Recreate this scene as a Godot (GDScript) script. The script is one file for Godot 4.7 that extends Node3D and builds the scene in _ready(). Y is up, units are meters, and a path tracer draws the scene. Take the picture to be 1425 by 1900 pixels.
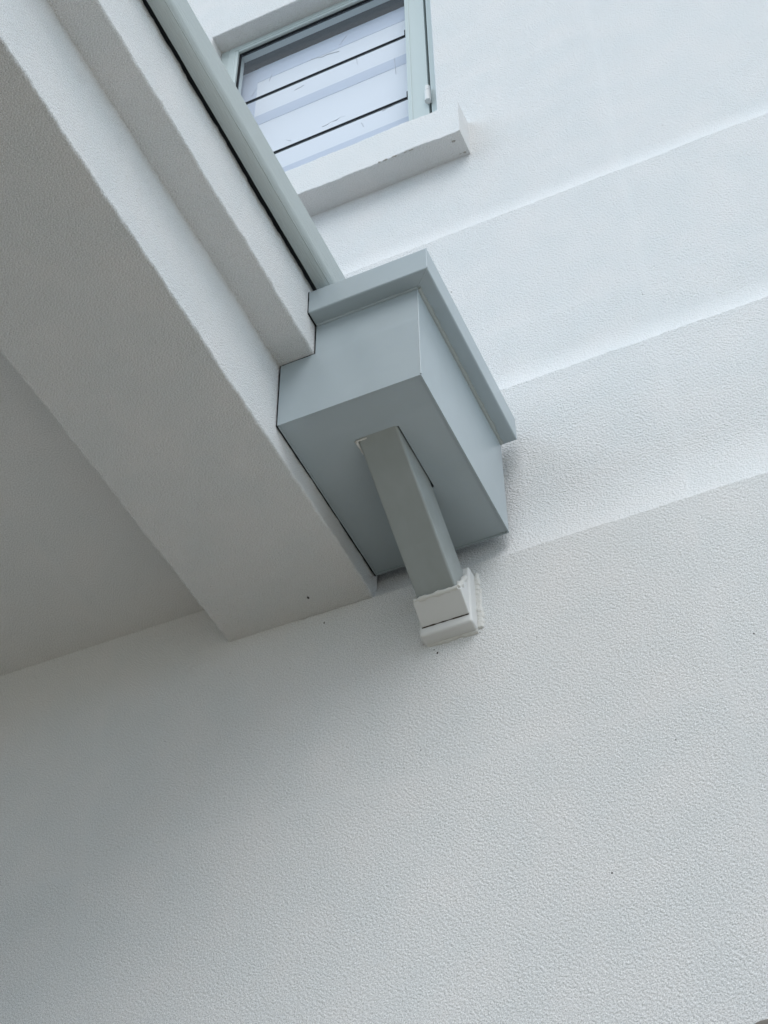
extends Node3D

# Heights below are measured from the underside of the rain head; Y0 lifts them above the ground.
const Y0 := 4.03
const COVE := 25.5     # how far the foot of a wall band leans out
const XR := 0.322      # right face of the rain head
const ZF := 0.478      # its front face
const ZB := -0.005     # its back
const LIP := 0.2895    # underside of its rim
const RIM := 0.364     # top of its rim
const OUT := 0.039     # how far the rim stands out
const SOFFIT := -0.064
const ZU := -0.050     # first step of the wall
const ZW := -0.078      # second step
const ZO := -0.105     # third step, the plane of the window wall
const LEDGE1 := 0.5445 # heights of the upper two ledges
const LEDGE2 := 1.3263
const WX0 := -0.730    # the window opening
const WX1 := 0.181
const WY0 := 1.9208
const WY1 := 3.322
const PX0 := 0.1347    # the slanting pipe where it leaves the box
const PX1 := 0.2234
const PZ0 := 0.3699
const PZ1 := 0.1879

var rough := FastNoiseLite.new()
var slow := FastNoiseLite.new()
var M := {}


func _ready() -> void:
	# ---------- camera
	var cam := Camera3D.new()
	cam.name = "camera"
	cam.keep_aspect = Camera3D.KEEP_HEIGHT
	cam.fov = rad_to_deg(2.0 * atan(950.0 / 2915.66))
	cam.near = 0.05
	cam.far = 400.0
	cam.transform = Transform3D(Basis(Vector3(0.9109, -0.00845, -0.41254), Vector3(0.3038, 0.6903, 0.65665), Vector3(0.27922, -0.72347, 0.63136)).orthonormalized(), Vector3(1.0393, Y0 - 2.4319, 2.2886))
	add_child(cam)
	cam.current = true
	# ---------- sky, sun, exposure: bright overcast
	var sm := ProceduralSkyMaterial.new()
	sm.sky_top_color = Color(0.82, 0.895, 0.952)
	sm.sky_horizon_color = Color(0.745, 0.845, 0.93)
	sm.sky_curve = 0.2
	sm.ground_bottom_color = Color(0.30, 0.29, 0.27)
	sm.ground_horizon_color = Color(0.55, 0.56, 0.57)
	sm.sun_angle_max = 60.0
	var sky := Sky.new()
	sky.sky_material = sm
	var env := Environment.new()
	env.background_mode = Environment.BG_SKY
	env.sky = sky
	env.background_energy_multiplier = 1.08
	env.tonemap_mode = Environment.TONE_MAPPER_LINEAR
	env.tonemap_exposure = 2.1
	env.sdfgi_enabled = true
	env.ssao_enabled = true
	env.ssil_enabled = true
	var we := WorldEnvironment.new()
	we.name = "world_environment"
	we.environment = env
	add_child(we)
	var sun := DirectionalLight3D.new()
	sun.name = "sun"
	sun.light_energy = 0.24
	sun.light_color = Color(0.98, 0.99, 1.0)
	sun.light_angular_distance = 40.0
	sun.shadow_enabled = true
	sun.look_at_from_position(Vector3(4, 8, 7), Vector3.ZERO)
	add_child(sun)

	rough.seed = 7
	rough.frequency = 45.0
	slow.seed = 11
	slow.frequency = 5.0
	make_materials()
	build_ground()
	build_added_dark_slab()
	build_wall()
	build_eave()
	build_window()
	build_gutter()
	build_rain_head()
	build_downpipe()
	build_fitting()


# ------------------------------------------------------------------ materials
func height_image(size: int, sd: int, freq: float, pits: float) -> Image:
	var a := FastNoiseLite.new()
	a.seed = sd
	a.noise_type = FastNoiseLite.TYPE_SIMPLEX_SMOOTH
	a.frequency = freq
	a.fractal_type = FastNoiseLite.FRACTAL_FBM
	a.fractal_octaves = 4 if freq > 0.005 else 2
	a.fractal_gain = 0.65 if freq > 0.005 else 0.3
	var im := a.get_seamless_image(size, size, false, false, 0.03, true)
	if pits > 0.0:
		var b := FastNoiseLite.new()
		b.seed = sd + 1
		b.noise_type = FastNoiseLite.TYPE_VALUE_CUBIC
		b.frequency = freq * 2.1
		b.fractal_octaves = 2
		b.fractal_gain = 0.6
		var im2 := b.get_seamless_image(size, size, false, false, 0.03, true)
		im.convert(Image.FORMAT_L8)
		im2.convert(Image.FORMAT_L8)
		var d1 := im.get_data()
		var d2 := im2.get_data()
		for i in d1.size():
			d1[i] = int(d1[i] * (1.0 - pits) + d2[i] * pits)
		im = Image.create_from_data(size, size, false, Image.FORMAT_L8, d1)
	return im


func mottle_image(size: int, sd: int, freq: float, lo: Color, hi: Color) -> ImageTexture:
	var a := FastNoiseLite.new()
	a.seed = sd
	a.frequency = freq
	a.fractal_octaves = 4
	var im := a.get_seamless_image(size, size, false, false, 0.03, true)
	im.convert(Image.FORMAT_L8)
	var d := im.get_data()
	var o := PackedByteArray()
	o.resize(size * size * 3)
	for i in d.size():
		var c := lo.lerp(hi, d[i] / 255.0)
		o[i * 3] = int(c.r * 255.0 + 0.5)
		o[i * 3 + 1] = int(c.g * 255.0 + 0.5)
		o[i * 3 + 2] = int(c.b * 255.0 + 0.5)
	return ImageTexture.create_from_image(Image.create_from_data(size, size, false, Image.FORMAT_RGB8, o))


# colour of the sand in the render: broad faint blotches and fine pale and dark grains
func sand_image(size: int) -> ImageTexture:
	var a := FastNoiseLite.new()
	a.seed = 21
	a.frequency = 0.003
	a.fractal_octaves = 4
	var broad := a.get_seamless_image(size, size, false, false, 0.03, true)
	var b := FastNoiseLite.new()
	b.seed = 22
	b.frequency = 0.21
	b.fractal_octaves = 2
	var grain := b.get_seamless_image(size, size, false, false, 0.03, true)
	broad.convert(Image.FORMAT_L8)
	grain.convert(Image.FORMAT_L8)
	var d1 := broad.get_data()
	var d2 := grain.get_data()
	var o := PackedByteArray()
	o.resize(size * size * 3)
	for i in d1.size():
		var g := (d2[i] - 128) * 0.30
		var t := (d1[i] - 128) / 128.0
		var v := 223.0 + g + t * 2.0 - maxf(0.0, 70.0 - d2[i]) * 0.35
		o[i * 3] = int(clampf(v + t * 1.5, 0.0, 255.0))
		o[i * 3 + 1] = int(clampf(v, 0.0, 255.0))
		o[i * 3 + 2] = int(clampf(v - t * 0.5, 0.0, 255.0))
	return ImageTexture.create_from_image(Image.create_from_data(size, size, false, Image.FORMAT_RGB8, o))


func base_material(called: String, c: Color, r: float, spec := 0.5) -> StandardMaterial3D:
	var m := StandardMaterial3D.new()
	m.resource_name = called
	m.albedo_color = c
	m.roughness = r
	m.metallic_specular = spec
	M[called] = m
	return m


func lin(r: float, g: float, b: float) -> Color:
	return Color(r, g, b).linear_to_srgb()


func make_materials() -> void:
	var grain := ImageTexture.create_from_image(height_image(2048, 3, 0.1, 0.6))
	var blot := sand_image(2048)
	# sprayed acrylic render on the walls: bumps of a few millimetres
	var w := base_material("render", Color.WHITE, 0.92, 0.3)
	w.albedo_texture = blot
	w.uv1_triplanar = true
	w.uv1_world_triplanar = true
	w.uv1_scale = Vector3.ONE * 0.72
	w.uv1_triplanar_sharpness = 8.0
	w.heightmap_enabled = true
	w.heightmap_texture = grain
	w.heightmap_scale = 0.27
	# the same render, floated finer, on beam, bands and soffits
	var f: StandardMaterial3D = w.duplicate()
	f.resource_name = "fine_render"
	f.uv1_scale = Vector3.ONE * 0.95
	f.heightmap_scale = 0.36
	M.fine = f
	var u: StandardMaterial3D = w.duplicate()   # the upper bands were thrown on rougher
	u.resource_name = "rough_render"
	u.heightmap_scale = 0.44
	M.rough = u
	var s: StandardMaterial3D = w.duplicate()
	s.resource_name = "soffit_board"
	s.heightmap_scale = 0.12
	M.board = s
	# paint on folded sheet steel
	var paint_tone := mottle_image(512, 31, 0.008, lin(0.39, 0.45, 0.48), lin(0.415, 0.475, 0.505))
	var p := base_material("painted_steel", Color.WHITE, 0.29, 0.5)
	p.heightmap_enabled = true
	p.heightmap_texture = ImageTexture.create_from_image(height_image(512, 33, 0.003, 0.0))
	p.heightmap_scale = 0.16
	p.albedo_texture = paint_tone
	p.uv1_triplanar = true
	p.uv1_world_triplanar = true
	p.uv1_scale = Vector3.ONE * 1.3
	var streak := height_image(512, 41, 0.03, 0.0)
	var g := base_material("gutter_paint", lin(0.48, 0.525, 0.52), 0.4, 0.5)
	g.heightmap_enabled = true
	g.heightmap_texture = ImageTexture.create_from_image(streak)
	g.heightmap_scale = 0.1
	g.uv1_triplanar = true
	g.uv1_world_triplanar = true
	g.uv1_scale = Vector3(14, 14, 1.4)
	var pp := base_material("pipe_paint", lin(0.37, 0.40, 0.40), 0.42, 0.5)
	pp.albedo_texture = mottle_image(256, 51, 0.02, Color(0.94, 0.94, 0.93), Color(1, 1, 1))
	pp.uv1_triplanar = true
	pp.uv1_world_triplanar = true
	pp.uv1_scale = Vector3.ONE * 3.0
	base_material("white_plastic", lin(0.72, 0.72, 0.71), 0.5, 0.5)
	var sl := base_material("sealant", lin(0.70, 0.69, 0.66), 0.55, 0.5)
	sl.heightmap_enabled = true
	sl.heightmap_texture = ImageTexture.create_from_image(height_image(256, 61, 0.05, 0.0))
	sl.heightmap_scale = 0.15
	sl.uv1_triplanar = true
	sl.uv1_world_triplanar = true
	sl.uv1_scale = Vector3.ONE * 4.0
	base_material("grey_sealant", lin(0.36, 0.39, 0.38), 0.55, 0.4)
	base_material("frame_paint", lin(0.52, 0.59, 0.59), 0.35, 0.5)
	base_material("gasket", lin(0.006, 0.007, 0.01), 0.7, 0.3)
	var gl := base_material("glass", Color(0.9, 0.95, 1.0, 0.04), 0.02, 0.22)
	gl.transparency = BaseMaterial3D.TRANSPARENCY_ALPHA
	base_material("blind_cloth", lin(0.74, 0.77, 0.83), 0.8, 0.3)
	base_material("blind_shade", lin(0.56, 0.615, 0.73), 0.8, 0.3)  # shadow of bars and frame on the blind, as a colour
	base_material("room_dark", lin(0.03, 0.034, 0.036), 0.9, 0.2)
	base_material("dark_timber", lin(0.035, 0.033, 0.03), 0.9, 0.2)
	base_material("dirt", lin(0.03, 0.025, 0.02), 0.95, 0.1)
	base_material("added_slab_dark", lin(0.125, 0.10, 0.07), 0.6, 0.4)  # for the added slab, dark so that little light bounces up
	base_material("crack_grime", lin(0.07, 0.055, 0.04), 0.9, 0.1)
	base_material("scuff", lin(0.42, 0.40, 0.37), 0.95, 0.1)
	base_material("bronze_plastic", lin(0.16, 0.14, 0.12), 0.5, 0.5)
	base_material("cobweb", lin(0.36, 0.37, 0.41), 0.9, 0.1)
	base_material("roof_sheet", lin(0.2, 0.21, 0.22), 0.5, 0.5)
	var gr := base_material("concrete", Color.WHITE, 0.9, 0.3)
	gr.albedo_texture = mottle_image(512, 71, 0.02, lin(0.285, 0.25, 0.20), lin(0.35, 0.31, 0.255))
	gr.uv1_triplanar = true
	gr.uv1_world_triplanar = true
	gr.uv1_scale = Vector3.ONE * 0.4


# ------------------------------------------------------------------ building helpers
func thing(called: String, label: String, category: String, at: Vector3) -> Node3D:
	var o := Node3D.new()
	o.name = called
	o.position = at + Vector3(0, Y0, 0)
	o.set_meta("label", label)
	o.set_meta("category", category)
	add_child(o, true)
	return o


func start() -> SurfaceTool:
	var st := SurfaceTool.new()
	st.begin(Mesh.PRIMITIVE_TRIANGLES)
	return st


# commits a shape whose points are in house coordinates as a part of root (or as a sub-part of a part)
func part(called: String, st: SurfaceTool, m: Material, root: Node3D) -> MeshInstance3D:
	var o := MeshInstance3D.new()
	o.name = called
	o.mesh = st.commit()
	o.material_override = m
	if not root is MeshInstance3D:
		o.position = -(root.position - Vector3(0, Y0, 0))
	root.add_child(o, true)
	return o


func tri(st: SurfaceTool, a: Vector3, b: Vector3, c: Vector3, na: Vector3, nb: Vector3, nc: Vector3) -> void:
	var g := (b - a).cross(c - a)
	if g.length_squared() < 1e-18:
		return
	if g.dot(na + nb + nc) > 0.0:   # front faces run clockwise
		var t := b
		b = c
		c = t
		t = nb
		nb = nc
		nc = t
	st.set_normal(na)
	st.add_vertex(a)
	st.set_normal(nb)
	st.add_vertex(b)
	st.set_normal(nc)
	st.add_vertex(c)


func quad(st: SurfaceTool, a: Vector3, b: Vector3, c: Vector3, d: Vector3, na: Vector3, nb: Vector3, nc: Vector3, nd: Vector3) -> void:
	tri(st, a, b, c, na, nb, nc)
	tri(st, a, c, d, na, nc, nd)


func flat(st: SurfaceTool, a: Vector3, b: Vector3, c: Vector3, d: Vector3, n: Vector3) -> void:
	quad(st, a, b, c, d, n, n, n, n)


# box with rounded edges
func rbox(st: SurfaceTool, lo: Vector3, hi: Vector3, r: float, xf := Transform3D.IDENTITY) -> void:
	r = minf(r, 0.49 * minf(hi.x - lo.x, minf(hi.y - lo.y, hi.z - lo.z)))
	var cuts := []
	for k in 3:
		cuts.append([lo[k], lo[k] + r * 0.35, lo[k] + r, hi[k] - r, hi[k] - r * 0.35, hi[k]])
	for axis in 3:
		var u := (axis + 1) % 3
		var v := (axis + 2) % 3
		for side in 2:
			for i in 5:
				for j in 5:
					var p := []
					var n := []
					for q in [[i, j], [i + 1, j], [i + 1, j + 1], [i, j + 1]]:
						var x := Vector3.ZERO
						x[axis] = hi[axis] if side else lo[axis]
						x[u] = cuts[u][q[0]]
						x[v] = cuts[v][q[1]]
						var inner := x.clamp(lo + Vector3.ONE * r, hi - Vector3.ONE * r)
						var d := (x - inner).normalized()
						p.append(xf * (inner + d * r))
						n.append((xf.basis * d).normalized())
					quad(st, p[0], p[1], p[2], p[3], n[0], n[1], n[2], n[3])


# outline with rounded corners: an array of [point, outward normal]; poly runs counter-clockwise, radii per corner
func outline(poly: Array, radii: Array, steps := 5) -> Array:
	var out := []
	var n := poly.size()
	for i in n:
		var p: Vector2 = poly[i]
		var a: Vector2 = (poly[(i + n - 1) % n] - p).normalized()
		var b: Vector2 = (poly[(i + 1) % n] - p).normalized()
		var n0 := Vector2(-a.y, a.x)
		var n1 := Vector2(b.y, -b.x)
		var r: float = radii[i]
		if r <= 0.0:
			out.append([p, n0])
			out.append([p, n1])
			continue
		var half := a.angle_to(b)
		var t := r / absf(tan(half / 2.0))
		var turn := n0.angle_to(n1)
		var convex := turn > 0.0
		var centre := p + a * t - n0 * r * (1.0 if convex else -1.0)
		for k in steps + 1:
			var nn := n0.rotated(turn * k / steps)
			out.append([centre + nn * r * (1.0 if convex else -1.0), nn])
	return out


# a point (u, v) of an outline at distance s along the axis: axis 0 runs along x with u = z, v = y; axis 2 runs along z with u = x, v = y; axis 1 runs along y with u = x, v = z
func at_axis(axis: int, q: Vector2, s: float) -> Vector3:
	if axis == 0:
		return Vector3(s, q.y, q.x)
	if axis == 1:
		return Vector3(q.x, s, q.y)
	return Vector3(q.x, q.y, s)


func wobble(p: Vector3, amount: float) -> Vector3:
	if amount == 0.0:
		return p
	var d := Vector3(rough.get_noise_3d(p.x, p.y, p.z), rough.get_noise_3d(p.x + 31.0, p.y, p.z), rough.get_noise_3d(p.x, p.y + 17.0, p.z)) * amount
	var e := Vector3(slow.get_noise_3d(p.x, p.y, p.z), slow.get_noise_3d(p.x + 31.0, p.y, p.z), slow.get_noise_3d(p.x, p.y + 17.0, p.z)) * amount * 1.6
	return p + d + e


# sweeps an outline along an axis; stations are positions; amount roughens the edges; bevel rounds the rims of the caps
func sweep(st: SurfaceTool, ring: Array, axis: int, stations: Array, amount := 0.0, caps := [true, true], bevel := 0.0) -> void:
	var dirn := at_axis(axis, Vector2.ZERO, 1.0)
	var rows := []   # [station, inset, tilt]
	for s in stations:
		rows.append([s, 0.0, 0.0])
	if bevel > 0.0:
		var first: float = stations[0]
		var last: float = stations[-1]
		rows[0][0] = first + bevel
		rows[-1][0] = last - bevel
		for k in [1, 2, 3]:
			var a: float = k / 3.0 * PI / 2.0
			rows.push_front([first + bevel - bevel * sin(a), bevel * (1.0 - cos(a)), -a])
			rows.push_back([last - bevel + bevel * sin(a), bevel * (1.0 - cos(a)), a])
	var n := ring.size()
	var pts := []
	var nrm := []
	for r in rows:
		var pr := []
		var nr := []
		for q in ring:
			var flat_p: Vector2 = q[0] - q[1] * r[1]
			pr.append(wobble(at_axis(axis, flat_p, r[0]), q[2] if q.size() > 2 else amount))
			var side := at_axis(axis, q[1], 0.0)
			nr.append((side * cos(r[2]) + dirn * sin(r[2])).normalized())
		pts.append(pr)
		nrm.append(nr)
	for k in rows.size() - 1:
		for i in n:
			var j := (i + 1) % n
			quad(st, pts[k][i], pts[k][j], pts[k + 1][j], pts[k + 1][i], nrm[k][i], nrm[k][j], nrm[k + 1][j], nrm[k + 1][i])
	for e in 2:
		if not caps[e]:
			continue
		var row = pts[-1] if e else pts[0]
		var r = rows[-1] if e else rows[0]
		var poly := PackedVector2Array()
		var own := []
		for i in n:
			var q: Vector2 = ring[i][0] - ring[i][1] * r[1]
			if poly.size() and poly[-1].distance_to(q) < 1e-6:
				continue
			poly.append(q)
			own.append(row[i])
		if poly[0].distance_to(poly[-1]) < 1e-6:
			poly.remove_at(poly.size() - 1)
		var t := Geometry2D.triangulate_polygon(poly)
		var nn := dirn if e else -dirn
		for i in range(0, t.size(), 3):
			tri(st, own[t[i]], own[t[i + 1]], own[t[i + 2]], nn, nn, nn)


func fine_range(a: float, b: float, lo: float, hi: float, step: float) -> Array:
	var out := [a]
	if lo > a:
		out.append(lo)
	var x := lo + step
	while x < hi - 1e-6:
		out.append(x)
		x += step
	out.append(hi)
	if b > hi:
		out.append(b)
	return out


# a round bead along a run of points, its thickness uneven
func bead(st: SurfaceTool, run: Array, r: float, uneven := 0.25) -> void:
	var rings := []
	for k in run.size():
		var d: Vector3 = (run[mini(k + 1, run.size() - 1)] - run[maxi(k - 1, 0)]).normalized()
		var up := Vector3.UP if absf(d.y) < 0.9 else Vector3.RIGHT
		var x := d.cross(up).normalized()
		var y := d.cross(x)
		var p: Vector3 = run[k]
		var rr := r * (1.0 + uneven * 2.0 * rough.get_noise_3d(p.x, p.y, p.z))
		var ring := []
		for i in 8:
			var a := TAU * i / 8.0
			var nn := x * cos(a) + y * sin(a)
			ring.append([p + nn * rr, nn])
		rings.append(ring)
	for k in rings.size() - 1:
		for i in 8:
			var j := (i + 1) % 8
			quad(st, rings[k][i][0], rings[k][j][0], rings[k + 1][j][0], rings[k + 1][i][0], rings[k][i][1], rings[k][j][1], rings[k + 1][j][1], rings[k + 1][i][1])
	for e in [0, rings.size() - 1]:
		var d: Vector3 = (run[0] - run[1]).normalized() if e == 0 else (run[-1] - run[-2]).normalized()
		for i in range(1, 7):
			tri(st, rings[e][0][0], rings[e][i][0], rings[e][i + 1][0], d, d, d)


func line(a: Vector3, b: Vector3, n: int) -> Array:
	var out := []
	for k in n + 1:
		out.append(a.lerp(b, float(k) / n))
	return out


# ------------------------------------------------------------------ the setting
func build_ground() -> void:
	var st := start()
	var s := 150.0
	flat(st, Vector3(-s, 0, -s), Vector3(s, 0, -s), Vector3(s, 0, s), Vector3(-s, 0, s), Vector3.UP)
	var o := MeshInstance3D.new()
	o.name = "ground"
	o.mesh = st.commit()
	o.material_override = M.concrete
	o.set_meta("kind", "structure")
	o.set_meta("label", "pale concrete paving at the foot of the white wall")
	add_child(o, true)


func build_added_dark_slab() -> void:  # unseen slab, added to dim the light bounced up under the eave
	var st := start()
	rbox(st, Vector3(-7, -Y0 - 0.1, 0.0), Vector3(0.7, -Y0 + 0.05, 7), 0.004)
	var o := MeshInstance3D.new()
	o.name = "added_dark_slab"
	o.mesh = st.commit()
	o.material_override = M.added_slab_dark
	o.position = Vector3(0, Y0, 0)
	o.set_meta("kind", "structure")
	o.set_meta("label", "unseen dark slab added under the white eave to cut bounced light")
	add_child(o, true)


# one step of the wall: from the ledge below (at zl, yl) its face curves back to zf and rises to its own ledge at y1
func band(st: SurfaceTool, x0: float, x1: float, zf: float, zl: float, yl: float, y1: float, cove: bool, edge: float) -> void:
	var ring := []
	if cove:
		var tilt := deg_to_rad(COVE)
		var rr := (zl - 0.0025 - zf) / (1.0 - cos(tilt))
		for k in 11:
			var a := tilt * (1.0 - k / 10.0)
			ring.append([Vector2(zf + rr * (1.0 - cos(a)), yl - 0.004 + rr * (sin(tilt) - sin(a))), Vector2(cos(a), sin(a)), 0.0])
	else:
		ring.append([Vector2(zf, yl), Vector2(1, 0), 0.0])
	if edge > 0.0:
		ring.append([Vector2(zf, y1 - 0.03), Vector2(1, 0), 0.0])
		var r := 0.004
		for k in 5:
			var a := PI / 2 * k / 4.0
			ring.append([Vector2(zf - r + r * cos(a), y1 - r + r * sin(a)), Vector2(cos(a), sin(a)), edge])
	else:
		ring.append([Vector2(zf, y1), Vector2(1, 0), 0.0])
	ring.append([Vector2(zf - 0.2, y1), Vector2(0, 1), 0.0])
	ring.append([Vector2(zf - 0.2, y1), Vector2(-1, 0), 0.0])
	ring.append([Vector2(zf - 0.2, yl), Vector2(-1, 0), 0.0])
	sweep(st, ring, 0, fine_range(x0, x1, maxf(x0, -1.0), minf(x1, 1.5), 0.009), 1.0)


func build_wall() -> void:
	var root := thing("rendered_wall", "white rough rendered wall with three stepped ledges behind the grey metal box", "wall", Vector3(0.3, -Y0, 0))
	var st := start()
	band(st, -0.19, 6.0, 0.0, 0.0, -Y0 - 0.2, SOFFIT, false, 0.0014)
	var low := outline([Vector2(0.0, -Y0 - 0.2), Vector2(0.0, 0.25), Vector2(-0.3, 0.25), Vector2(-0.3, -Y0 - 0.2)], [0.0, 0.0, 0.0, 0.0])
	sweep(st, low, 0, [-7.0, -0.19])
	part("wall_band", st, M.render, root)
	st = start()
	band(st, -7.0, 6.0, ZU, 0.0, SOFFIT, LEDGE1, true, 0.0014)
	part("wall_band", st, M.rough, root)
	st = start()
	band(st, -7.0, 6.0, ZW, ZU, LEDGE1, LEDGE2, true, 0.0014)
	part("wall_band", st, M.rough, root)
	st = start()
	band(st, -7.0, 6.0, ZO, ZW, LEDGE2, 1.46, true, 0.0)
	window_band(st)
	part("wall_band", st, M.rough, root)
	# small dark specks of dirt on the render
	var dot := SphereMesh.new()
	dot.radius = 0.5
	dot.height = 1.0
	dot.radial_segments = 8
	dot.rings = 4
	for p in [[-0.12, -0.098, 0.0035], [0.144, -0.283, 0.004], [0.137, -0.272, 0.0025], [0.78, -0.47, 0.003], [0.45, -0.9, 0.003], [-0.35, -0.16, 0.0025], [-0.2, -0.2, 0.002], [0.24, -0.263, 0.0022], [0.36, -0.32, 0.002], [0.6, -0.66, 0.002], [0.1, -0.52, 0.002], [-0.5, -0.3, 0.002], [0.62, 0.2, 0.002], [0.7, 0.75, 0.003], [0.85, 1.5, 0.003], [0.2, 1.05, 0.003]]:
		var o := MeshInstance3D.new()
		o.name = "dirt_speck"
		o.mesh = dot
		o.material_override = M.dirt
		var z := 0.0 if p[1] < SOFFIT else ZU if p[1] < LEDGE1 else ZW if p[1] < LEDGE2 else ZO
		o.transform = Transform3D(Basis.from_scale(Vector3(p[2], p[2] * 1.4, 0.0016)), Vector3(p[0], p[1], z) - Vector3(0.3, -Y0, 0))
		root.add_child(o, true)


# the wall round the window, with the rounded edges of its opening
func window_band(st: SurfaceTool) -> void:
	var r := 0.006
	var y0 := 1.46
	var y1 := 7.5
	var n := Vector3(0, 0, 1)
	var xs := [-7.0, WX0 - r, WX1 + r, 6.0]
	var ys := [y0, WY0 - r, WY1 + r, y1]
	for i in 3:
		for j in 3:
			if i == 1 and j == 1:
				continue
			flat(st, Vector3(xs[i], ys[j], ZO), Vector3(xs[i + 1], ys[j], ZO), Vector3(xs[i + 1], ys[j + 1], ZO), Vector3(xs[i], ys[j + 1], ZO), n)
	var corner := [Vector3(WX0, WY0, ZO), Vector3(WX1, WY0, ZO), Vector3(WX1, WY1, ZO), Vector3(WX0, WY1, ZO)]
	var away := [Vector3(-1, -1, 0), Vector3(1, -1, 0), Vector3(1, 1, 0), Vector3(-1, 1, 0)]
	var inward := [Vector3(0, 1, 0), Vector3(-1, 0, 0), Vector3(0, -1, 0), Vector3(1, 0, 0)]
	for e in 4:
		var f := (e + 1) % 4
		for k in 5:
			var p := []
			var nn := []
			for kk in [k, k + 1]:
				var a: float = minf(kk, 4) / 4.0 * PI / 2.0
				var off := r * (1.0 - sin(a))
				var dz := -r * (1.0 - cos(a)) if kk < 5 else -0.2
				p.append(corner[e] + away[e] * off + Vector3(0, 0, dz))
				p.append(corner[f] + away[f] * off + Vector3(0, 0, dz))
				nn.append(n * cos(a) + inward[e] * sin(a))
			quad(st, p[0], p[1], p[3], p[2], nn[0], nn[0], nn[1], nn[1])
	# the back of the wall, the top and the ends, so that no light comes through
	rbox(st, Vector3(-7, y0, -0.30), Vector3(WX0 - 0.02, y1, ZO - 0.02), 0.001)
	rbox(st, Vector3(WX1 + 0.02, y0, -0.30), Vector3(6, y1, ZO - 0.02), 0.001)
	rbox(st, Vector3(WX0 - 0.021, y0, -0.301), Vector3(WX1 + 0.021, WY0 - 0.02, ZO - 0.021), 0.001)
	rbox(st, Vector3(WX0 - 0.021, WY1 + 0.02, -0.301), Vector3(WX1 + 0.021, y1 - 0.001, ZO - 0.021), 0.001)


func build_eave() -> void:
	var root := thing("eave", "white rendered eave with stepped edge beam and grey shaded soffit at upper left", "eave", Vector3(-0.2, SOFFIT, 1.0))
	var zs := fine_range(-0.02, 7.0, -0.01, 2.0, 0.009)
	var st := start()
	sweep(st, outline([Vector2(-0.3605, SOFFIT), Vector2(0.0, SOFFIT), Vector2(0.0, 0.24), Vector2(-0.3605, 0.24)], [0.006, 0.006, 0.0, 0.0], 4), 2, zs, 0.0022)
	part("edge_beam", st, M.fine, root)
	st = start()
	zs[0] = -0.09
	sweep(st, outline([Vector2(-0.3, 0.195), Vector2(0.0824, 0.195), Vector2(0.0824, 0.404), Vector2(-0.02, 0.404), Vector2(-0.3, 0.404)], [0.0, 0.006, 0.006, 0.0, 0.0], 4), 2, zs, 0.002)
	part("upper_fascia", st, M.fine, root)
	st = start()
	rbox(st, Vector3(-7, 0.0635, -0.005), Vector3(-0.35, 0.12, 7), 0.001)
	part("ceiling", st, M.board, root)
	# roof framing in the dark gap behind the gutter, and the roof sheet over it
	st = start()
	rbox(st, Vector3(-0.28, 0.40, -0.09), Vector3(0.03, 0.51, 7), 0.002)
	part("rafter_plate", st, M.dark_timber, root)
	st = start()
	var ring := outline([Vector2(-7.0, 1.75), Vector2(-7.0, 1.80), Vector2(0.10, 0.555), Vector2(0.10, 0.505)], [0.0, 0.0, 0.0, 0.0])
	ring.reverse()
	sweep(st, outline([Vector2(-7.0, 1.75), Vector2(0.10, 0.505), Vector2(0.10, 0.545), Vector2(-7.0, 1.79)], [0.0, 0.0, 0.0, 0.0]), 2, [-0.155, 7.0])
	part("roof_sheet", st, M.roof_sheet, root)
	var dot := start()
	rbox(dot, Vector3(-0.135, SOFFIT - 0.0012, 0.052), Vector3(-0.131, SOFFIT + 0.001, 0.059), 0.001)
	part("dirt_speck", dot, M.dirt, root)


# a rectangular frame standing in the plane of the wall: outer and inner limits, back and front
func frame_bars(root: Node, called: String, m: Material, o: Array, i: Array, z0: float, z1: float, r: float) -> void:
	for b in [[o[0], i[0], o[2], o[3]], [i[1], o[1], o[2], o[3]], [i[0], i[1], i[3], o[3]], [i[0], i[1], o[2], i[2]]]:
		var st := start()
		rbox(st, Vector3(b[0], b[2], z0), Vector3(b[1], b[3], z1), r)
		part(called, st, m, root)


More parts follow.
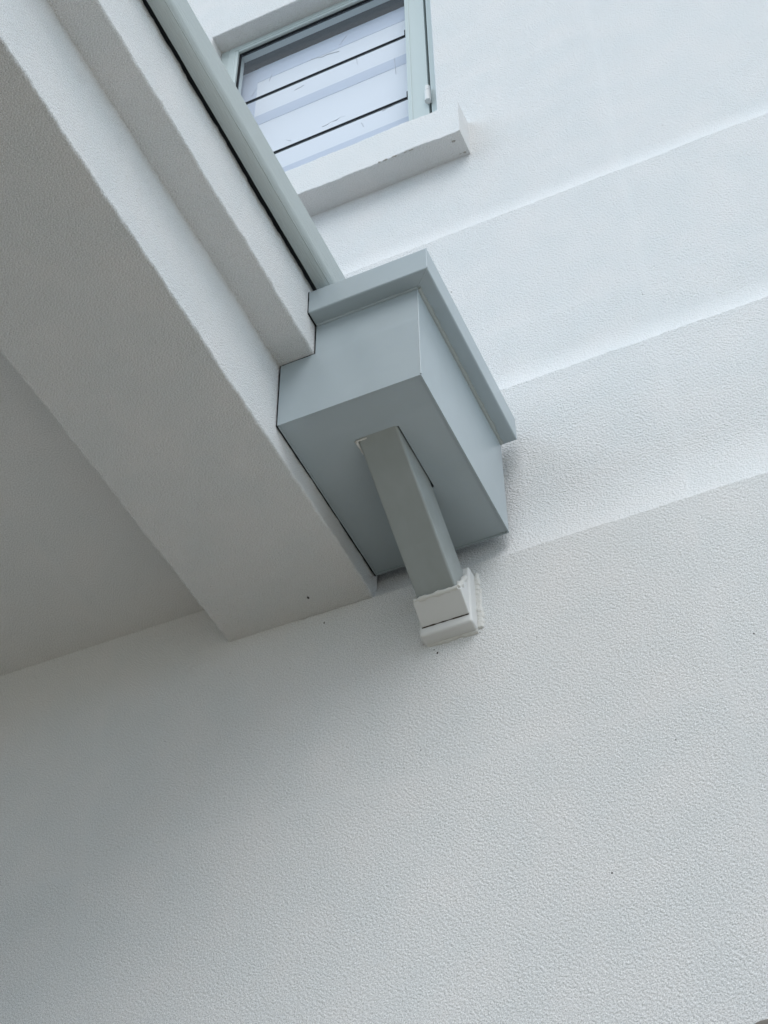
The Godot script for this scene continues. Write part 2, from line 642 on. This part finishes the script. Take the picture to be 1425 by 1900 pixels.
func build_window() -> void:
	var root := thing("window", "pale grey aluminium window with black glazing bars and a white blind behind its glass", "window", Vector3((WX0 + WX1) / 2, WY0, ZO))
	var st := start()
	# sill of rough render under the opening
	sweep(st, outline([Vector2(ZO - 0.06, WY0 - 0.1722), Vector2(ZO + 0.087, WY0 - 0.1722), Vector2(ZO + 0.087, WY0), Vector2(ZO - 0.06, WY0 + 0.012)], [0.002, 0.004, 0.006, 0.002], 4), 0, fine_range(-0.88, 0.2815, -0.7, 0.278, 0.009), 0.0022, [true, true], 0.0015)
	var sill := part("window_sill", st, M.render, root)
	# scuffs where something has rubbed along the lower edge and the end of the sill
	for c in [[0.015, 0.045, 0.0, 0.0875], [0.06, 0.075, 0.0, 0.0872], [0.1, 0.128, -0.001, 0.087], [0.245, 0.266, -0.0005, 0.06], [0.25, 0.27, -0.0005, 0.012]]:
		st = start()
		bead(st, line(Vector3(c[0], WY0 - 0.1722 + c[2], ZO + c[3]), Vector3(c[1], WY0 - 0.1718 + c[2], ZO + c[3] - 0.001), 12), 0.0016, 1.5)
		part("scuff", st, M.scuff, sill)
	frame_bars(root, "outer_frame", M.frame_paint, [WX0, WX1, WY0, WY1], [WX0 + 0.035, 0.137, WY0 + 0.03, WY1 - 0.028], -0.24, -0.180, 0.003)
	frame_bars(root, "sash_frame", M.frame_paint, [WX0 + 0.036, 0.130, WY0 + 0.031, WY1 - 0.029], [-0.650, 0.055, WY0 + 0.06, 3.264], -0.23, -0.176, 0.003)
	# the narrow dark gap between sash and frame on the right
	st = start()
	rbox(st, Vector3(0.1302, WY0 + 0.03, -0.23), Vector3(0.1368, WY1 - 0.03, -0.208), 0.001)
	part("gap_seal", st, M.gasket, root)
	# a small raised rib on each sash bar
	for b in [[-0.664, 0.068, 3.276, 3.283], [0.066, 0.072, WY0 + 0.06, 3.275], [-0.668, -0.662, WY0 + 0.06, 3.275]]:
		st = start()
		rbox(st, Vector3(b[0], b[2], -0.18), Vector3(b[1], b[3], -0.1735), 0.001)
		part("sash_rib", st, M.frame_paint, root)
	frame_bars(root, "gasket", M.gasket, [-0.6515, 0.0565, WY0 + 0.058, 3.2655], [-0.6445, 0.0528, WY0 + 0.064, 3.254], -0.199, -0.1875, 0.001)
	var cuts := [WY0 + 0.06, 2.406, 2.853, 3.257]
	for k in 3:
		st = start()
		rbox(st, Vector3(-0.646, cuts[k] + 0.004, -0.196), Vector3(0.053, cuts[k + 1] - 0.004, -0.192), 0.0008)
		part("glass_pane", st, M.glass, root)
	for y in [2.406, 2.853]:
		st = start()
		rbox(st, Vector3(-0.648, y - 0.0032, -0.1985), Vector3(0.054, y + 0.0032, -0.1895), 0.001)
		rbox(st, Vector3(0.0475, y - 0.004, -0.2025), Vector3(0.0542, y + 0.032, -0.186), 0.001)
		part("glazing_bar", st, M.gasket, root)
	# hinge barrel low on the right, and the one above it
	for y in [2.275, 3.115]:
		var hinge: MeshInstance3D
		st = start()
		bead(st, line(Vector3(0.132, y, -0.166), Vector3(0.132, y + 0.062, -0.166), 4), 0.0115, 0.0)
		hinge = part("hinge", st, M.white_plastic, root)
		st = start()
		bead(st, line(Vector3(0.132, y + 0.0625, -0.166), Vector3(0.132, y + 0.066, -0.166), 1), 0.010, 0.0)
		part("washer", st, M.gasket, hinge)
		st = start()
		bead(st, line(Vector3(0.132, y + 0.0665, -0.166), Vector3(0.132, y + 0.095, -0.166), 2), 0.0095, 0.0)
		part("pin", st, M.white_plastic, hinge)
	# blind of white cloth behind the glass; darker strips paint the shadows of bars, head and frame
	st = start()
	rbox(st, Vector3(-0.755, 1.9, -0.265), Vector3(0.22, 3.232, -0.26), 0.001)
	var blind := part("blind", st, M.blind_cloth, root)
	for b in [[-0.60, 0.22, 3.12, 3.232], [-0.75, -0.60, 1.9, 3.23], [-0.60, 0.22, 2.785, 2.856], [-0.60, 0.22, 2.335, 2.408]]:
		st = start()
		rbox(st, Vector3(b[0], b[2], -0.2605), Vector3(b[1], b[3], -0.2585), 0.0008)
		part("shade_strip", st, M.blind_shade, blind)
	# dark plate added under the head, inside the glass, to stand for its shade
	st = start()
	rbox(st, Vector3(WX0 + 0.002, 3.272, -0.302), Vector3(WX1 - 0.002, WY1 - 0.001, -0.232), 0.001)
	part("head_shade_plate", st, M.room_dark, root)
	# the room behind
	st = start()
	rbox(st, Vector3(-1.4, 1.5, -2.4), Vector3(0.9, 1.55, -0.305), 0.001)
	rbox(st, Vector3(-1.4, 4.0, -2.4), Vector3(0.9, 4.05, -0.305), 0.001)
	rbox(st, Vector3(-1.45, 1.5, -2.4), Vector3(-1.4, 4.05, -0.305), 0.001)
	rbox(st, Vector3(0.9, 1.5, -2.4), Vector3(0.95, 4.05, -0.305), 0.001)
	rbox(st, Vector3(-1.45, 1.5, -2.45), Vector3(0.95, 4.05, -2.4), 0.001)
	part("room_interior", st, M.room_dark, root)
	# wisps of cobweb and scratches on the glass
	var rng := RandomNumberGenerator.new()
	rng.seed = 5
	for c in [[-0.36, 3.11, 0.12, -0.03], [-0.24, 3.13, 0.03, 0.05], [-0.17, 2.975, 0.005, -0.05], [-0.52, 3.13, -0.01, -0.05], [-0.6, 3.03, 0.02, 0.04], [-0.42, 2.93, 0.04, 0.01], [-0.3, 2.58, 0.09, 0.012], [-0.44, 2.60, 0.02, -0.03], [-0.02, 2.86, 0.004, -0.12], [-0.15, 2.50, 0.01, -0.03], [-0.07, 2.52, 0.05, 0.01]]:
		var run := []
		for k in 6:
			var t := k / 5.0
			run.append(Vector3(c[0] + 0.025 + c[2] * t, c[1] - 0.139 + c[3] * t + rng.randf_range(-0.006, 0.006), -0.1905))
		st = start()
		bead(st, run, 0.0009, 0.6)
		part("cobweb", st, M.cobweb, root)


func build_gutter() -> void:
	var root := thing("gutter", "long pale grey metal gutter along the edge of the eave above the white fascia", "gutter", Vector3(0.115, 0.385, 0.4))
	var st := start()
	sweep(st, outline([Vector2(0.093, 0.391), Vector2(0.130, 0.378), Vector2(0.1395, 0.468), Vector2(0.1375, 0.474), Vector2(0.126, 0.471), Vector2(0.126, 0.467), Vector2(0.1355, 0.466), Vector2(0.125, 0.392), Vector2(0.095, 0.394), Vector2(0.095, 0.5), Vector2(0.093, 0.5)], [0.004, 0.025, 0.0, 0.0, 0.0, 0.0, 0.0, 0.0, 0.0, 0.0, 0.0], 8), 2, fine_range(0.30, 7.0, 0.31, 2.0, 0.03), 0.0004)
	part("trough", st, M.gutter_paint, root)
	st = start()
	rbox(st, Vector3(0.095, 0.386, 0.296), Vector3(0.136, 0.468, 0.2995), 0.001)
	part("end_cap", st, M.gutter_paint, root)
	for z in [1.5, 2.7, 3.9, 5.1]:
		st = start()
		rbox(st, Vector3(0.06, 0.47, z), Vector3(0.136, 0.4735, z + 0.03), 0.001)
		part("bracket", st, M.gutter_paint, root)


func sheet_wrap(st: SurfaceTool, x0: float, y0: float, y1: float) -> void:
	var t := 0.003
	var r := 0.004
	var plan := outline([Vector2(x0, ZB), Vector2(XR, ZB), Vector2(XR, ZF), Vector2(x0, ZF)], [0.0, r, r, 0.0], 5)
	var n := plan.size()
	for i in n:
		var j := (i + 1) % n
		var a: Vector2 = plan[i][0]
		var b: Vector2 = plan[j][0]
		var na := Vector3(plan[i][1].x, 0, plan[i][1].y)
		var nb := Vector3(plan[j][1].x, 0, plan[j][1].y)
		var ia: Vector2 = a - plan[i][1] * t
		var ib: Vector2 = b - plan[j][1] * t
		quad(st, Vector3(a.x, y0, a.y), Vector3(b.x, y0, b.y), Vector3(b.x, y1, b.y), Vector3(a.x, y1, a.y), na, nb, nb, na)
		quad(st, Vector3(ia.x, y0, ia.y), Vector3(ib.x, y0, ib.y), Vector3(ib.x, y1, ib.y), Vector3(ia.x, y1, ia.y), -na, -nb, -nb, -na)
		flat(st, Vector3(a.x, y0, a.y), Vector3(b.x, y0, b.y), Vector3(ib.x, y0, ib.y), Vector3(ia.x, y0, ia.y), Vector3.DOWN)
		flat(st, Vector3(a.x, y1, a.y), Vector3(b.x, y1, b.y), Vector3(ib.x, y1, ib.y), Vector3(ia.x, y1, ia.y), Vector3.UP)


func build_rain_head() -> void:
	var root := thing("rain_head", "blue grey folded metal rain head box with rimmed top beside the eave", "rain head", Vector3(0.16, 0, 0.2))
	# box of folded sheet, notched round the upper fascia
	var st := start()
	sheet_wrap(st, 0.0035, 0.0, 0.1935)
	sheet_wrap(st, 0.0850, 0.1935, LIP + 0.01)
	rbox(st, Vector3(0.004, 0.191, ZB + 0.001), Vector3(0.087, 0.1934, ZF - 0.0005), 0.0005)
	rbox(st, Vector3(0.088, 0.33, ZB + 0.004), Vector3(XR, 0.334, ZF), 0.0005)  # unseen lid, added to keep light from leaking through the open top
	var body := part("box", st, M.painted_steel, root)
	# seams: the bead down the front corner and under the mitre of the rim
	st = start()
	bead(st, line(Vector3(XR - 0.001, 0.003, ZF - 0.001), Vector3(XR - 0.001, LIP, ZF - 0.001), 30), 0.0021, 0.1)
	part("corner_seam", st, M.painted_steel, body)
	# base sheet, set up inside the hem of the box, with the hole of the outlet
	st = start()
	var hx := [0.0055, PX0 - 0.005, PX1 + 0.0028, XR - 0.003]
	var hz := [ZB + 0.003, PZ1 - 0.002, PZ0 + 0.002, ZF - 0.003]
	for i in 3:
		for j in 3:
			if i == 1 and j == 1:
				continue
			for y in [0.0034, 0.0054]:
				flat(st, Vector3(hx[i], y, hz[j]), Vector3(hx[i + 1], y, hz[j]), Vector3(hx[i + 1], y, hz[j + 1]), Vector3(hx[i], y, hz[j + 1]), Vector3.DOWN if y < 0.004 else Vector3.UP)
	for e in [[hx[1], hz[1], hx[2], hz[1]], [hx[2], hz[1], hx[2], hz[2]], [hx[2], hz[2], hx[1], hz[2]], [hx[1], hz[2], hx[1], hz[1]]]:
		var nn := Vector3(e[1] - e[3], 0, e[2] - e[0]).normalized()
		flat(st, Vector3(e[0], 0.0034, e[1]), Vector3(e[2], 0.0034, e[3]), Vector3(e[2], 0.0054, e[3]), Vector3(e[0], 0.0054, e[1]), nn)
	part("base", st, M.painted_steel, root)
	# rim: a folded band round front and side, mitred at the corner
	st = start()
	var prof := outline([Vector2(0.0, LIP), Vector2(OUT, LIP), Vector2(OUT, RIM), Vector2(0.0, RIM)], [0.0, 0.004, 0.003, 0.0], 5)
	var n := prof.size()
	for i in n:
		var j := (i + 1) % n
		var a: Vector2 = prof[i][0]
		var b: Vector2 = prof[j][0]
		var na: Vector2 = prof[i][1]
		var nb: Vector2 = prof[j][1]
		quad(st, Vector3(0.085, a.y, ZF + a.x), Vector3(XR + a.x, a.y, ZF + a.x), Vector3(XR + b.x, b.y, ZF + b.x), Vector3(0.085, b.y, ZF + b.x), Vector3(0, na.y, na.x), Vector3(0, na.y, na.x), Vector3(0, nb.y, nb.x), Vector3(0, nb.y, nb.x))
		quad(st, Vector3(XR + a.x, a.y, ZB + 0.0), Vector3(XR + a.x, a.y, ZF + a.x), Vector3(XR + b.x, b.y, ZF + b.x), Vector3(XR + b.x, b.y, ZB + 0.0), Vector3(na.x, na.y, 0), Vector3(na.x, na.y, 0), Vector3(nb.x, nb.y, 0), Vector3(nb.x, nb.y, 0))
	flat(st, Vector3(0.085, LIP, ZF), Vector3(0.085, LIP, ZF + OUT), Vector3(0.085, RIM, ZF + OUT), Vector3(0.085, RIM, ZF), Vector3.LEFT)
	flat(st, Vector3(XR, LIP, ZB), Vector3(XR + OUT, LIP, ZB), Vector3(XR + OUT, RIM, ZB), Vector3(XR, RIM, ZB), Vector3.FORWARD)
	var rim := part("rim", st, M.painted_steel, root)
	st = start()
	bead(st, line(Vector3(XR + OUT - 0.0012, LIP + 0.003, ZF + OUT - 0.0012), Vector3(XR + OUT - 0.0012, RIM - 0.001, ZF + OUT - 0.0012), 12), 0.0019, 0.1)
	bead(st, line(Vector3(XR + OUT - 0.003, LIP + 0.0008, ZF + OUT - 0.003), Vector3(XR, LIP + 0.0008, ZF), 12), 0.0016, 0.3)
	part("corner_seam", st, M.painted_steel, rim)
	# dark joint between the box and the rendered eave
	st = start()
	bead(st, line(Vector3(0.0022, 0.0015, ZF - 0.002), Vector3(0.0022, 0.1935, ZF - 0.002), 20) + line(Vector3(0.01, 0.1944, ZF - 0.0015), Vector3(0.0838, 0.1944, ZF - 0.0015), 8) + line(Vector3(0.0838, 0.2, ZF - 0.0015), Vector3(0.0838, LIP - 0.003, ZF - 0.0015), 10) + line(Vector3(0.0838, LIP, ZF), Vector3(0.0838, LIP, ZF + OUT - 0.003), 6) + line(Vector3(0.0838, LIP + 0.003, ZF + OUT - 0.0015), Vector3(0.0838, RIM, ZF + OUT - 0.0015), 8), 0.0020, 0.15)
	bead(st, line(Vector3(0.0022, 0.0015, ZB), Vector3(0.0022, 0.0015, ZF - 0.001), 40), 0.0021, 0.15)
	part("joint_seal", st, M.gasket, root)
	# beads of sealant under the rim
	st = start()
	bead(st, line(Vector3(XR + 0.0005, LIP, ZB + 0.004), Vector3(XR + 0.0005, LIP, ZF), 60), 0.0068, 0.25)
	part("sealant_bead", st, M.grey_sealant, root)
	st = start()
	bead(st, line(Vector3(0.088, LIP, ZF + 0.0005), Vector3(XR, LIP, ZF + 0.0005), 40), 0.0042, 0.35)
	part("sealant_bead", st, M.painted_steel, root)


func build_downpipe() -> void:
	var root := thing("downpipe", "grey square downpipe slanting from the base of the grey box back to the wall", "downpipe", Vector3(0.179, -0.25, 0))
	# the pipe's own axes: x across, y along its slope upwards, z towards the front
	var along := Vector3(0, 0.5617, 0.8274)
	var face := Vector3(0, -0.8274, 0.5617)
	var top := Vector3(0, 0, PZ0)
	var xf := Transform3D(Basis(Vector3(1, 0, 0), along, -face), top)
	var deep := (PZ0 - PZ1) * 0.5617
	var st := start()
	# cut level where it enters the box: a sheared prism would need its own end, so it just runs on inside
	rbox(st, Vector3(PX0, -0.62, 0.0), Vector3(PX1, 0.055, deep), 0.006, xf)
	part("pipe", st, M.pipe_paint, root)
	st = start()
	rbox(st, Vector3(PX0 - 0.0095, -0.48, -0.008), Vector3(PX1 + 0.0095, -0.352, deep + 0.006), 0.0035, xf)
	var sleeve := part("sleeve", st, M.white_plastic, root)
	# smear of sealant at the corner of the hole in the box
	st = start()
	bead(st, line(Vector3(PX0 - 0.0035, 0.001, PZ0 + 0.001), Vector3(PX0 - 0.003, 0.001, PZ0 - 0.035), 12), 0.0032, 0.6)
	bead(st, line(Vector3(PX0 - 0.003, 0.001, PZ0 + 0.0015), Vector3(PX0 + 0.02, 0.001, PZ0 + 0.0015), 10), 0.002, 0.6)
	part("sealant_bead", st, M.sealant, root)
	# cream sealant round the mouth of the sleeve
	st = start()
	var q := 0.004
	var c := [Vector3(PX0 - q, -0.351, -q), Vector3(PX1 + q, -0.351, -q), Vector3(PX1 + q, -0.351, deep), Vector3(PX0 - q, -0.351, deep)]
	for k in 4:
		var a: Vector3 = xf * c[k]
		var b: Vector3 = xf * c[(k + 1) % 4]
		bead(st, line(a, b, 16), 0.0062, 0.5)
	part("sealant_bead", st, M.sealant, sleeve)
	# collar plate on the wall, with rounded rim
	st = start()
	rbox(st, Vector3(0.118, -0.258, -0.01), Vector3(0.2375, -0.10, 0.035), 0.006)
	part("wall_collar", st, M.white_plastic, root)
	# the dark crack where sleeve and collar meet
	st = start()
	bead(st, line(Vector3(0.126, -0.2368, 0.0357), Vector3(0.231, -0.2368, 0.0357), 40), 0.0011, 0.5)
	part("crack", st, M.crack_grime, root)
	# lumpy sealant between collar and wall, smeared on in dabs at the right
	st = start()
	var rng := RandomNumberGenerator.new()
	rng.seed = 9
	for k in 26:
		var t := k / 25.0
		var mid := Vector3(0.2385 + 0.006 * t + rng.randf_range(-0.002, 0.003), lerpf(-0.105, -0.242, t), 0.0)
		var e := Vector3(rng.randf_range(0.005, 0.008), rng.randf_range(0.007, 0.012), rng.randf_range(0.003, 0.006))
		rbox(st, mid - e, mid + e, 0.02, Transform3D.IDENTITY)
	for e in [[Vector3(0.238, -0.259, 0.0), Vector3(0.122, -0.259, 0.0)], [Vector3(0.116, -0.25, 0.0), Vector3(0.116, -0.12, 0.0)]]:
		var run := []
		for p in line(e[0], e[1], 50):
			run.append(p + Vector3(slow.get_noise_3d(p.x * 4.0, p.y * 4.0, 2.0), slow.get_noise_3d(p.x * 4.0, p.y * 4.0, 5.0), 0.0) * 0.006)
		bead(st, run, 0.0095 if e[0].x > 0.24 else 0.0055, 0.25)
	part("sealant_bead", st, M.sealant, root)


func build_fitting() -> void:
	var root := thing("wall_fitting", "small brown grey rounded fitting on the wall, just showing in the bottom right corner", "wall fitting", Vector3(0.80, -1.52, 0))
	var st := start()
	rbox(st, Vector3(0.62, -1.55, -0.01), Vector3(0.98, -1.236, 0.03), 0.03)
	part("back_plate", st, M.bronze_plastic, root)
	st = start()
	rbox(st, Vector3(0.64, -1.53, 0.025), Vector3(0.96, -1.251, 0.07), 0.022)
	part("cover", st, M.bronze_plastic, root)
